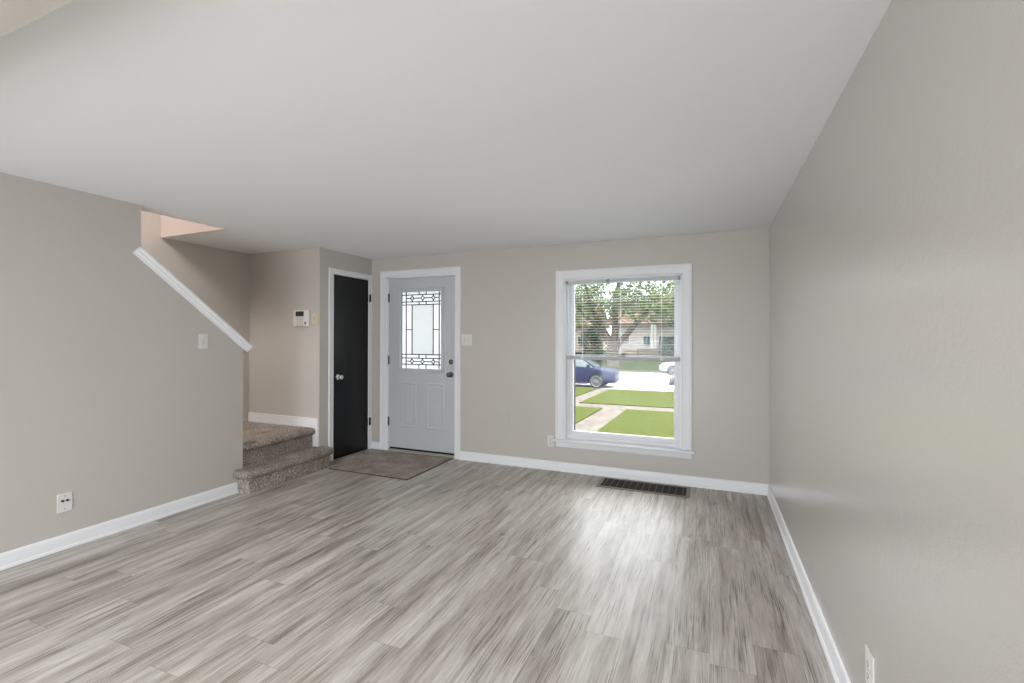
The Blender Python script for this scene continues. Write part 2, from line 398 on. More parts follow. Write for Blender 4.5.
# ------------------------------------------------------------------ carpeted stairs
def fuzz(bm, amp, cell, cuts=None):
    for v in bm.verts:
        n = noise.noise_vector(v.co*cell); v.co += n*amp
def stair_step(y0, y1, xf, xback, zb, zt, ends, lap):
    """carpeted tread with a rolled nosing; ends: the nosing also wraps round both ends"""
    bm = BM(); r = .034
    prof = []                            # (overhang, z)
    prof += [(0, zb), (0, zb+(zt-zb)*.35), (0, zt-.078), (.012, zt-.074)]
    for k in range(9):
        a = -PI*.42+k*(PI*.92)/8
        prof.append((.008+r*.9*max(0, math.cos(a)), zt-r+r*math.sin(a)))
    prof += [(-.03, zt), (-.09, zt)]
    rings = []
    N = 90; rc = .035
    def plan(off):
        pts = []
        if ends:
            o = off; x1 = xf+o; e0, e1 = y0-o, y1+o
            rr = rc+max(o, 0)
            for k in range(6): pts.append((xback+(x1-rr-xback)*k/6, e0))
            for k in range(7):
                a = PI/2*k/6; pts.append((x1-rr+rr*math.sin(a), e0+rr-rr*math.cos(a)))
            for k in range(1, N): pts.append((x1, e0+rr+(e1-e0-2*rr)*k/N))
            for k in range(7):
                a = PI/2*k/6; pts.append((x1-rr+rr*math.cos(a), e1-rr+rr*math.sin(a)))
            for k in range(1, 7): pts.append((x1-rr+(xback-x1+rr)*k/6, e1))
        else:
            for k in range(N+1): pts.append((xf+off, y0+(y1-y0)*k/N))
        return pts
    for off, z in prof: rings.append([(x, y, z) for x, y in plan(off)])
    loft(bm, rings, False, False)
    top = [(x, y) for x, y in plan(-.09)]
    # tread surface behind the nosing
    bmesh.ops.remove_doubles(bm, verts=bm.verts[:], dist=1e-5)
    g = BM()
    bx0, bx1 = lap, xf-.02
    nx, ny = max(6, int((bx1-bx0)/.02)), N
    ya, yb = (max(y0, YE+.004), min(y1, YC-.016)) if ends else (y0, y1)
    V = [[bm.verts.new((bx0+(bx1-bx0)*i/nx, ya+(yb-ya)*j/ny, zt)) for j in range(ny+1)] for i in range(nx+1)]
    for i in range(nx):
        for j in range(ny): bm.faces.new((V[i][j], V[i+1][j], V[i+1][j+1], V[i][j+1]))
    g.free()
    for f_ in bm.faces[:]: pass
    if ends:                             # close the top over the rounded ends
        ring = [bm.verts.new((x, y, zt-.001)) for x, y in plan(-.02)]
        bm.faces.new(ring)
    fuzz(bm, .0035, 60); fuzz(bm, .004, 14)
    return bm
st = thing('carpeted_staircase', (-4.2, 3.3, 0), 'brown grey carpeted staircase with two low steps beside the black door', 'stairs')
obj('step', stair_step(2.855, 3.835, -3.690, XL, 0, .2, True, XL-.16), M_carpet, st, 60)
obj('step', stair_step(YE+.006, YC-.018, -3.905, -4.3, .195, LZ, False, -4.88), M_carpet, st, 60)
for k in range(10):                      # the flight that climbs on behind the half wall
    zt = LZ+.205*(k+1); yf = YE-.02-.235*k; bm = BM()
    prism(bm, [(yf-.40, zt), (yf-.015, zt), (yf+.02, zt-.012), (yf+.026, zt-.035), (yf+.005, zt-.055), (yf, zt-.06), (yf, zt-.205), (yf-.40, zt-.30)], 0, XS+.01, XL-.13)
    obj('step', bm, M_carpet, st, 50)

# carpet inset at the front door
bm = BM()
ox0, ox1, oy0, oy1 = XL+.024, -2.672, 3.752, 4.605
nx, ny = 120, 90
V = [[bm.verts.new((ox0+(ox1-ox0)*i/nx, oy0+(oy1-oy0)*j/ny, .011)) for j in range(ny+1)] for i in range(nx+1)]
for i in range(nx):
    for j in range(ny):
        if V[i][j].co.x < -3.650 and V[i][j].co.y < 3.880: continue      # the bottom step stands here
        bm.faces.new((V[i][j], V[i+1][j], V[i+1][j+1], V[i][j+1]))
for v in [v for v in bm.verts if not v.link_faces]: bm.verts.remove(v)
ed = [e for e in bm.edges if e.is_boundary]
r_ = bmesh.ops.extrude_edge_only(bm, edges=ed)
for v in [g_ for g_ in r_['geom'] if isinstance(g_, bmesh.types.BMVert)]:
    v.co.z = .0005
for v in bm.verts:
    if v.co.z > .005: v.co.z += .002*noise.noise(v.co*40)
mt = thing('entry_carpet', ((ox0+ox1)/2, (oy0+oy1)/2, 0), 'flat brown carpet square on the floor in front of the white door', 'carpet')
obj('pile', bm, M_carpet, mt, 60)
bm = BM()
box(bm, -3.640, ox1+.012, oy0-.012, oy0-.0005, .0004, .008, .002); box(bm, ox1+.0005, ox1+.012, oy0, oy1, .0004, .008, .002)
obj('binding', bm, mat('dark_brown_binding', (84, 70, 60), .8), mt)

# ------------------------------------------------------------------ closet door (black, slab) and its casing
CAS = [(0, 0), (0, .012), (.006, .017), (.016, .017), (.022, .013), (.060, .010), (.068, .012), (.074, .008), (.074, 0)]
putL = lambda a, b, h: (XL+h, a, b)
putF = lambda a, b, h: (a, YF-h, b)
bm = BM(); cw = .074
mitre(bm, DY0-cw-.004, 4.627, 0, 2.132, [(o*.8, h) for o, h in CAS], putL)
# jamb
box(bm, XL-.1, XL+.001, DY0-.016, DY0, 0, DZ); box(bm, XL-.1, XL+.001, DY1, DY1+.016, 0, DZ); box(bm, XL-.1, XL+.001, DY0-.016, DY1+.016, DZ, DZ+.016)
struct('trim_3', bm, M_white, 'white casing round the black closet door', 'door casing', 30)
bm = BM(); box(bm, XL-.040, XL-.005, DY0+.003, DY1-.003, .012, DZ-.004, .002)
d2 = struct('door_2', bm, M_black, 'flat black closet door with a chrome knob', 'door')
bm = BM(); kc = (XL-.005, DY0+.068, .922)
lathe(bm, kc, (1, 0, 0), [(0, .030), (.003, .031), (.007, .028), (.009, .012), (.030, .011), (.036, .020), (.044, .026), (.054, .027), (.062, .022), (.066, .012), (.067, 0)], 28)
tag(obj('door_knob', bm, M_chrome, d2, 40), 'round chrome knob')
for z in (1.845, .345):
    bm = BM(); box(bm, XL-.004, XL+.004, DY1-.034, DY1+.004, z-.044, z+.044, .002); box(bm, XL+.006, XL+.0185, DY1-.010, DY1+.020, z-.044, z+.044, .002)
    tube(bm, [(XL+.007, DY1+.002, z-.046), (XL+.007, DY1+.002, z+.046)], .007, 10)
    for s in (-1, 1): lathe(bm, (XL+.007, DY1+.002, z+s*.046), (0, 0, s), [(0, .005), (.004, .006), (.008, .003), (.009, 0)], 8)
    tag(obj('hinge', bm, M_blackmetal, d2, 40), 'black hinge')
bm = BM(); box(bm, XL-.08, XL+.002, DY0, DY1, .0, .009, .002); struct('trim_4', bm, M_alu, 'thin threshold under the black closet door', 'threshold')

# ------------------------------------------------------------------ front door
bm = BM(); mitre(bm, -3.690, -2.576, 0, 2.170, CAS, putF)
box(bm, FX0-.012, FX0+.034, YF-.002, YF+.19, 0, FZ); box(bm, FX1-.012, FX1+.012, YF-.002, YF+.19, 0, FZ); box(bm, FX0-.012, FX1+.012, YF-.002, YF+.19, FZ-.010, FZ+.012)
struct('trim_5', bm, M_white, 'white casing round the front door', 'door casing', 30)
SX0, SX1, SZ0, SZ1, SY = -3.568, -2.661, .052, 2.071, YF+.012
LX0, LX1, LZ0, LZ1 = -3.400, -2.832, .992, 1.918      # lite opening
bm = BM()
box(bm, SX0, LX0, SY, SY+.045, SZ0, SZ1); box(bm, LX1, SX1, SY, SY+.045, SZ0, SZ1)
box(bm, LX0, LX1, SY, SY+.045, SZ0, LZ0); box(bm, LX0, LX1, SY, SY+.045, LZ1, SZ1)
bmesh.ops.remove_doubles(bm, verts=bm.verts[:], dist=1e-5)
d1 = struct('door_1', bm, M_door, 'pale grey front door with a leaded glass lite', 'door')
MO = [(0, 0), (.004, .010), (.012, .014), (.022, .011), (.030, .004), (.034, 0)]
putD = lambda a, b, h: (a, SY-h, b)
bm = BM(); mitre(bm, LX0-.030, LX1+.030, LZ0-.030, LZ1+.030, [(0, 0), (.003, .012), (.014, .016), (.030, .012), (.040, .004), (.040, 0)], putD, 'ALL')
obj('lite_frame', bm, M_door, d1, 30)
for a0, a1 in ((-3.385, -3.178), (-3.036, -2.800)):
    bm = BM(); mitre(bm, a0, a1, .300, .838, [(0, 0), (.006, .004), (.016, .005), (.024, .001), (.030, .0008), (.044, .005), (.060, .006), (.062, 0)], putD, 'ALL')
    box(bm, a0+.058, a1-.058, SY-.006, SY-.001, .358, .780)
    obj('raised_panel', bm, M_door, d1, 30)
bm = BM(); box(bm, -3.252, -2.958, SY+.018, SY+.026, 1.168, 1.755); gl = obj('glass_lite', bm, M_frost, d1)
tag(gl, 'frosted glass with dark leaded pattern')
bm = BM()
for q in ((LX0, -3.252, LZ0, LZ1), (-2.958, LX1, LZ0, LZ1), (-3.252, -2.958, LZ0, 1.168), (-3.252, -2.958, 1.755, LZ1)): box(bm, q[0], q[1], SY+.018, SY+.026, q[2], q[3])
bmesh.ops.remove_doubles(bm, verts=bm.verts[:], dist=1e-6)
tag(obj('border_glass', bm, M_bright, gl), 'clearer border glass')
# leaded pattern (came lines)
cy = SY+.014
gx = lambda x: -3.400+.568*x                        # 0..1 across
c1, c2, i1, i2 = -3.335, -2.878, -3.252, -2.958     # outer and inner verticals
zt1, ztm, zt2, zt3 = 1.872, 1.832, 1.790, 1.755     # top band
zb3, zb1, zbm, zb2 = 1.168, 1.124, 1.086, 1.050     # bottom band
bm = BM(); cr = .0062
def came(x0, z0, x1, z1, r=cr): tube(bm, [(x0, cy, z0), (x1, cy, z1)], r, 6)
for x in (c1, c2): came(x, LZ0, x, LZ1)
for x in (i1, i2): came(x, zb3, x, zt3)
for z in (zt3, zb3): came(LX0, z, LX1, z)
for z in (zt1, zt2, zb1, zb2): came(LX0, z, LX1, z)
for z, a, b in ((ztm, zt1, zt2), (zbm, zb1, zb2)):
    xm_ = (i1+i2)/2
    for xa_, xb_ in ((c1, i1-.024), (i1+.024, xm_-.024), (xm_+.024, i2-.024), (i2+.024, c2)): came(xa_, z, xb_, z)
    for x in (i1, (i1+i2)/2, i2):
        lo, hi = min(a, b), max(a, b); came(x, lo, x, z-.026); came(x, z+.026, x, hi)
for x in (i1+.098, i2-.098):
    came(x, zt1, x, LZ1); came(x, zt3, x, zt2); came(x, zb3, x, zb1); came(x, LZ0, x, zb2)
zm = 1.46
came(c1, zm, i1, zm); came(i2, zm, c2, zm)
for x in (LX0+.002, LX1-.002): came(x, LZ0, x, LZ1, .003)
for z in (LZ0+.002, LZ1-.002): came(LX0, z, LX1, z, .003)
obj('leading', bm, M_came, gl)
bm = BM()
for zc in (ztm, zbm):
    for x in (i1, (i1+i2)/2, i2):
        ring = [(x-.025, zc), (x, zc+.027), (x+.025, zc), (x, zc-.027)]
        for (xa, za), (xb, zb) in zip(ring, ring[1:]+ring[:1]): came(xa, za, xb, zb, .0055)
obj('diamond_motif', bm, M_came, gl)
for nm, z, r in (('deadbolt', 1.09, .029), ('door_knob', .945, .032)):
    bm = BM(); c = (-2.712, SY, z)
    if nm == 'deadbolt':
        lathe(bm, c, (0, -1, 0), [(0, r), (.004, r), (.010, r-.004), (.014, .016), (.015, 0)], 28)
        box(bm, c[0]-.006, c[0]+.006, SY-.032, SY-.012, z-.018, z+.018, .003)
    else:
        lathe(bm, c, (0, -1, 0), [(0, r), (.004, r), (.009, r-.006), (.012, .013), (.034, .012), (.040, .020), (.048, .026), (.058, .027), (.066, .022), (.070, .010), (.071, 0)], 28)
    tag(obj(nm, bm, M_gun, d1, 40), 'dark nickel '+nm.replace('_', ' '))
for z in (1.845, 1.096, .36):
    bm = BM(); box(bm, FX0+.030, FX0+.038, YF-.004, YF+.030, z-.05, z+.05, .002)
    tube(bm, [(FX0+.0365, YF-.006, z-.052), (FX0+.0365, YF-.006, z+.052)], .007, 10)
    tag(obj('hinge', bm, M_gun, d1, 40), 'dark nickel hinge')
bm = BM(); box(bm, FX0+.036, FX1-.012, YF-.012, YF+.18, 0, .030, .006)
struct('trim_6', bm, M_alu, 'pale metal threshold under the front door', 'threshold')
bm = BM(); box(bm, SX0+.002, SX1-.002, SY+.006, SY+.040, .0305, .0515, .002); obj('door_gap_shade', bm, M_dark, d1)  # dark strip standing in for the shaded gap under the door

# ------------------------------------------------------------------ window
bm = BM()
put = putF
WC = [(0, 0), (0, .014), (.005, .019), (.018, .019), (.026, .013), (.070, .011), (.080, .013), (.090, .007), (.090, 0)]
mitre(bm, -1.462, -.149, .33, 2.056, WC, put)
box(bm, WX0-.002, WX0+.012, YF-.001, YF+.10, WZ0, WZ1); box(bm, WX1-.012, WX1+.002, YF-.001, YF+.10, WZ0, WZ1); box(bm, WX0-.002, WX1+.002, YF-.001, YF+.10, WZ1-.012, WZ1+.002)
struct('trim_7', bm, M_white, 'white casing round the window', 'window casing', 30)
bm = BM(); prism(bm, [(YF-.042, .306), (YF-.048, .312), (YF-.048, .322), (YF-.042, .328), (YF+.10, .328), (YF+.10, .306)], 0, -1.482, -.129)
prism(bm, [(YF-.018, .308), (YF-.018, .262), (YF-.012, .250), (YF, .248), (YF, .308)], 0, -1.455, -.152)
struct('trim_8', bm, M_white, 'white sill and apron under the window', 'window sill', 30)
def sash(bm, x0, x1, z0, z1, y0, y1, w, wb=None, wt=None):
    wb = wb or w; wt = wt or w
    box(bm, x0, x0+w, y0, y1, z0, z1, .003); box(bm, x1-w, x1, y0, y1, z0, z1, .003)
    box(bm, x0+w-.003, x1-w+.003, y0+.0005, y1-.0005, z0, z0+wb, .003); box(bm, x0+w-.003, x1-w+.003, y0+.0005, y1-.0005, z1-wt, z1, .003)
wf0, wf1 = YF+.06, YF+.16
bm = BM(); sash(bm, WX0+.012, WX1-.012, WZ0+.003, WZ1-.004, wf0, wf1, .024, .034, .012)
win = struct('window_1', bm, M_vinyl, 'white double hung window looking onto the street', 'window')
bm = BM(); sash(bm, WX0+.036, WX1-.036, .362, 1.180, YF+.070, YF+.105, .038, .046, .036); s1 = obj('sash', bm, M_vinyl, win)
bm = BM(); box(bm, WX0+.072, WX1-.072, YF+.085, YF+.089, .406, 1.146); obj('pane', bm, M_glass, s1)
bm = BM(); sash(bm, WX0+.036, WX1-.036, 1.146, 1.948, YF+.110, YF+.145, .038, .036, .026); s2 = obj('sash', bm, M_vinyl, win)
bm = BM(); box(bm, WX0+.072, WX1-.072, YF+.125, YF+.129, 1.180, 1.924); obj('pane', bm, M_glass, s2)
bm = BM(); sash(bm, WX0+.046, WX1-.046, .352, 1.190, YF+.150, YF+.160, .030); tag(obj('screen_frame', bm, mat('dark_screen_frame', (62, 64, 60), .5), win), 'dark insect screen frame')
bm = BM(); wcx = (WX0+WX1)/2; box(bm, wcx-.040, wcx+.040, YF+.072, YF+.104, 1.181, 1.196, .004); lathe(bm, (wcx, YF+.086, 1.196), (0, 0, 1), [(0, .016), (.012, .015), (.016, .010), (.016, 0)], 16)
box(bm, wcx-.004, wcx+.036, YF+.068, YF+.082, 1.198, 1.212, .003)
tag(obj('sash_lock', bm, mat('dark_bronze', (52, 50, 44), .4, .6), win), 'dark sash lock')

bl = thing('window_blind', (wcx, YF+.02, 1.95), 'white mini blind hanging half way down in the window', 'blind')
bx0, bx1, by = WX0+.014, WX1-.014, YF+.026
bm = BM(); prism(bm, [(by-.018, 1.922), (by+.018, 1.922), (by+.018, 1.949), (by+.014, 1.949), (by+.014, 1.926), (by-.014, 1.926), (by-.014, 1.949), (by-.018, 1.949)], 0, bx0+.01, bx1-.01)
obj('headrail', bm, M_slat, bl)
for x0_ in (bx0-.002, wcx-.135, bx1-.022):
    bm = BM(); box(bm, x0_, x0_+.024, by-.022, by+.022, 1.918, 1.9495, .002); tag(obj('bracket', bm, mat('grey_bracket', (150, 150, 152), .4), bl), 'grey mounting bracket')
bm = BM(); ns = 28; zlo, zhi = 1.196, 1.912
for k in range(ns):
    z = zlo+(zhi-zlo)*k/(ns-1); tilt = 0.0
    top = []; bot = []
    for q in range(5):
        s = (q/4-.5)*.025; zz = z+.0012*(1-(2*q/4-1)**2)+s*tilt
        top.append((by+s, zz+.0004)); bot.append((by+s, zz-.0004))
    prism(bm, top+bot[::-1], 0, bx0+.003, bx1-.003)
obj('slats', bm, M_slat, bl, 30)
bm = BM(); box(bm, bx0+.003, bx1-.003, by-.013, by+.013, 1.146, 1.184, .004); tag(obj('bottom_rail', bm, M_rail, bl), 'grey bottom rail')
for x in (bx0+.17, wcx, bx1-.17):
    bm = BM()
    for dy in (-.0135, .0135): tube(bm, [(x, by+dy, 1.178), (x, by+dy, 1.925)], .0008, 5)
    obj('ladder_cord', bm, M_slat, bl)
for x in (bx0+.17, bx1-.17):
    bm = BM(); box(bm, x-.010, x+.010, by-.0145, by-.012, 1.152, 1.177, .001); obj('cord_clip', bm, M_plate, bl)

# ------------------------------------------------------------------ plates, switches, registers
def plate_axes(wall):
    if wall == 'F': return lambda a, h, z: (a, YF-h, z)
    if wall == 'L': return lambda a, h, z: (XL+h, a, z)
    if wall == 'R': return lambda a, h, z: (XR-h, a, z)
    return lambda a, h, z: (a, YC-h, z)
def pbox(bm, P, a0, a1, h0, h1, z0, z1, bev=0.):
    p, q = P(a0, h0, z0), P(a1, h1, z1)
    box(bm, min(p[0], q[0]), max(p[0], q[0]), min(p[1], q[1]), max(p[1], q[1]), z0, z1, bev)
def plate(name, wall, a, z, w, h, kind, label, cat, m=None, group=None):
    P = plate_axes(wall); m = m or M_plate
    t = thing(name, P(a, 0, z), label, cat, group)
    bm = BM(); pbox(bm, P, a-w/2, a+w/2, 0, .006, z-h/2, z+h/2, .0028); obj('cover_plate', bm, m, t)
    if kind == 'toggle':
        n = 2 if w > .1 else 1
        for k in range(n):
            c = a+(k-(n-1)/2)*.046
            bm = BM(); pbox(bm, P, c-.005, c+.005, .006, .008, z-.012, z+.012, .0008)
            p0, p1 = P(c, .006, z), P(c, .020, z+.009)
            tube(bm, [p0, p1], [.0055, .004], 8); tg = obj('toggle', bm, m, t)
            bm = BM(); pbox(bm, P, c-.0068, c+.0068, .0045, .0064, z-.014, z+.014); obj('slot', bm, M_slot if False else mat('shadow_grey', (120, 116, 112), .6), tg)
            for s in (-1, 1):
                bm = BM(); q = P(c, .006, z+s*.030); nrm = Vector(P(0, 1, 0))-Vector(P(0, 0, 0)); lathe(bm, q, nrm, [(0, .0035), (.0012, .003), (.0014, 0)], 10); obj('screw', bm, M_nickel, t)
    elif kind == 'duplex':
        nrm = Vector(P(0, 1, 0))-Vector(P(0, 0, 0))
        for s in (-1, 1):
            bm = BM(); pbox(bm, P, a-.0165, a+.0165, .006, .0085, z+s*.0195-.0145, z+s*.0195+.0145, .004); rc = obj('receptacle', bm, m, t)
            bm = BM()
            for d in (-.0065, .0065): pbox(bm, P, a+d-.0012, a+d+.0012, .0083, .0088, z+s*.0195-.002, z+s*.0195+.008)
            lathe(bm, P(a, .0083, z+s*.0195-.008), nrm, [(0, .003), (.0006, .003)], 10); obj('slot', bm, M_slot, rc)
        bm = BM(); lathe(bm, P(a, .006, z), nrm, [(0, .0035), (.0012, .003), (.0014, 0)], 10); obj('screw', bm, M_nickel, t)
    elif kind == 'jacks':
        nrm = Vector(P(0, 1, 0))-Vector(P(0, 0, 0))
        for d in (-.0125, .0125):
            bm = BM(); lathe(bm, P(a+d, .006, z+.012), nrm, [(0, .0075), (.002, .0075), (.002, .005), (.010, .0048), (.010, .001)], 14); tag(obj('jack', bm, M_dark, t), 'black round jack')
        for s in (-1, 1):
            bm = BM(); lathe(bm, P(a, .006, z+s*.042), nrm, [(0, .0036), (.0014, .003), (.0016, 0)], 10); obj('screw', bm, mat('dull_screw', (110, 108, 104), .4, .8), t)
    return t
plate('light_switch', 'L', 2.553, 1.331, .076, .121, 'toggle', 'white single light switch on the left wall below the sloped cap', 'light switch')
plate('light_switch', 'F', -2.503, 1.341, .132, .126, 'toggle', 'white double light switch on the wall right of the front door', 'light switch')
plate('light_switch', 'C', -3.900, 1.568, .086, .118, 'toggle', 'ivory light switch beside the alarm keypad', 'light switch', M_ivory)
plate('wall_jack_plate', 'L', 1.663, .298, .078, .120, 'jacks', 'white jack plate with two black holes low on the left wall', 'jack plate')
plate('power_outlet', 'F', -1.5155, .297, .070, .117, 'duplex', 'white power outlet on the front wall touching the window sill', 'outlet')
plate('power_outlet', 'R', 1.845, .292, .080, .125, 'duplex', 'white power outlet low on the right wall', 'outlet')
# painted access panel
bm = BM(); P = plate_axes('F'); pbox(bm, P, -2.232, -1.975, 0, .008, .397, .574, .0012); pbox(bm, P, -2.218, -1.989, .007, .011, .411, .560, .0025)
t = thing('access_panel', (-2.103, YF, .485), 'small blank cover panel painted like the wall between door and window', 'panel')
obj('cover', bm, M_wall, t)
# alarm keypad
t = thing('alarm_keypad', (-4.075, YC, 1.576), 'white alarm keypad with a small dark screen on the wall by the stairs', 'keypad')
P = plate_axes('C')
bm = BM(); pbox(bm, P, -4.188, -3.963, 0, .022, 1.484, 1.662, .006); obj('case', bm, M_plate, t)
bm = BM(); pbox(bm, P, -4.151, -4.033, .0215, .0235, 1.594, 1.648, .001); sc_ = obj('screen', bm, M_lcd, t)
bm = BM(); pbox(bm, P, -4.139, -4.048, .0233, .0240, 1.616, 1.640); obj('display', bm, M_dark, sc_)
grey = mat('pale_grey_buttons', (188, 186, 180), .4)
for r_i in range(4):
    for c_i in range(3):
        bm = BM(); xx = -4.131+c_i*.034; zz = 1.584-r_i*.020; pbox(bm, P, xx, xx+.022, .0215, .0245, zz-.011, zz, .001); obj('button', bm, grey, t)
bm = BM(); pbox(bm, P, -4.021, -4.001, .0215, .0242, 1.508, 1.532, .001); tag(obj('button', bm, M_dark, t), 'small dark button')
bm = BM(); pbox(bm, P, -4.143, -4.033, .0215, .0228, 1.492, 1.500, .0004); obj('slot', bm, grey, t)
# floor register
t = thing('floor_register', (-.56, 4.42, 0), 'dark brown floor vent register under the window', 'floor vent')
rx0, rx1, ry0, ry1 = -.965, -.155, 4.268, 4.572
bm = BM(); mitre(bm, rx0, rx1, ry0, ry1, [(0, .0005), (0, .004), (.004, .007), (.030, .007), (.034, .004), (.034, .0005)], lambda a, b, h: (a, b, h), 'ALL'); obj('rim', bm, M_ventrim, t)
bm = BM(); box(bm, rx0+.03, rx1-.03, ry0+.03, ry1-.03, .0004, .0012); obj('duct_opening', bm, mat('duct_black', (10, 9, 9), .8), t)
bm = BM()
for k in range(13):
    x = rx0+.034+(rx1-rx0-.068)*(k+.5)/13; box(bm, x-.005, x+.005, ry0+.034, ry1-.034, .0014, .0062, .001)
obj('cross_bars', bm, M_vent, t)
bm = BM()
for k in range(15):
    y = ry0+.034+(ry1-ry0-.068)*(k+.5)/15; prism(bm, [(y-.006, .0014), (y-.004, .0014), (y+.004, .0056), (y+.002, .0056)], 0, rx0+.034, rx1-.034)
obj('louvers', bm, M_vent, t)

# ================================================================== outside
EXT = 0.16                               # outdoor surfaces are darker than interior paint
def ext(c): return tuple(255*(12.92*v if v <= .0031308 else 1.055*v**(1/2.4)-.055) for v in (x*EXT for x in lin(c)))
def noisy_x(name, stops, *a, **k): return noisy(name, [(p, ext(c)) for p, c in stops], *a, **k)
M_grass = noisy_x('lawn_grass', [(.3, (120, 134, 70)), (.5, (148, 160, 92)), (.7, (172, 180, 116))], 9, .9, 0, .6, .05, detail=8)
M_grass2 = noisy_x('far_lawn_grass', [(.3, (92, 114, 36)), (.6, (120, 140, 50)), (.75, (142, 158, 70))], 3, .9, 0, detail=8)
M_walk = noisy_x('old_concrete_walk', [(.3, (178, 160, 145)), (.5, (214, 202, 190)), (.7, (232, 222, 212))], 6, .9, 0, .4, .02, detail=8)
M_street = noisy('pale_street_concrete', [(.3, (160, 159, 160)), (.6, (174, 173, 174))], .7, .9, 0, stretch=(.3, 1.6, 1), detail=6)
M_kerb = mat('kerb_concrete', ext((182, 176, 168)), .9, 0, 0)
def gz(y):
    return -.78-.31*(y-4.83)/(22.6-4.83)
YK = 22.6; SZ_ = -1.17
W0, W1, K0, K1, U0, U1 = -3.27, -2.49, 15.5, 16.6, -5.02, -4.36     # front walk, sidewalk, carriage walk
def slope_patch(x0, x1, y0, y1, dz=0., thick=.3, ny=1):
    bm = BM(); prism(bm, [(y0, gz(y0)-thick), (y1, gz(y1)-thick), (y1, gz(y1)+dz), (y0, gz(y0)+dz)], 0, x0, x1); return bm
def lawn(name, bm, label): return struct(name, bm, M_grass, label, 'lawn')
M_bounce = noisy('bounce_gravel', [(.3, (166, 162, 156)), (.5, (200, 197, 192)), (.7, (222, 220, 216))], 40, .9, 0, .8, .02)
struct('ground_12', slope_patch(-2.2, 4, 4.83, 8.0, .045), M_bounce, 'added pale gravel bed under the window, bouncing daylight to the ceiling', 'gravel')  # invented bright bed, out of view, reflects daylight onto the ceiling
lawn('ground_1', slope_patch(-40, W0, 4.83, K0, .03), 'green lawn left of the front walk')
lawn('ground_2', slope_patch(W1, 40, 4.83, K0, .03), 'green lawn right of the front walk under the window')
lawn('ground_3', slope_patch(-40, U0, K1, YK, .03), 'grass strip left of the kerb walk')
lawn('ground_4', slope_patch(U1, 40, K1, YK, .03), 'grass strip between sidewalk and street')
struct('ground_5', slope_patch(W0, W1, 4.83, K0), M_walk, 'worn concrete front walk leading to the sidewalk', 'path')
struct('ground_6', slope_patch(-40, 40, K0, K1), M_walk, 'pale concrete sidewalk crossing the front lawn', 'sidewalk')
struct('ground_7', slope_patch(U0, U1, K1, YK), M_walk, 'short concrete walk from sidewalk to kerb', 'path')
bm = BM(); box(bm, -60, 60, YK, YK+.16, SZ_-.3, gz(YK)+.01, .02); struct('ground_8', bm, M_kerb, 'near concrete kerb of the street', 'kerb')
bm = BM(); box(bm, -60, 60, YK+.1, 36.1, SZ_-.3, SZ_); struct('ground_9', bm, M_street, 'pale concrete street', 'street')
bm = BM(); box(bm, -60, 60, 36.0, 36.16, SZ_-.3, SZ_+.13, .02); struct('ground_10', bm, M_kerb, 'far concrete kerb of the street', 'kerb')
def gf(y): return -1.06+.46*min(1, max(0, (y-36.1)/11.0))
bm = BM(); prism(bm, [(36.12, -1.4), (36.12, gf(36.12)), (47.1, gf(47.1)), (110, -.5), (110, -1.4)], 0, -60, 60); struct('ground_11', bm, M_grass2, 'green front lawns across the street', 'lawn')

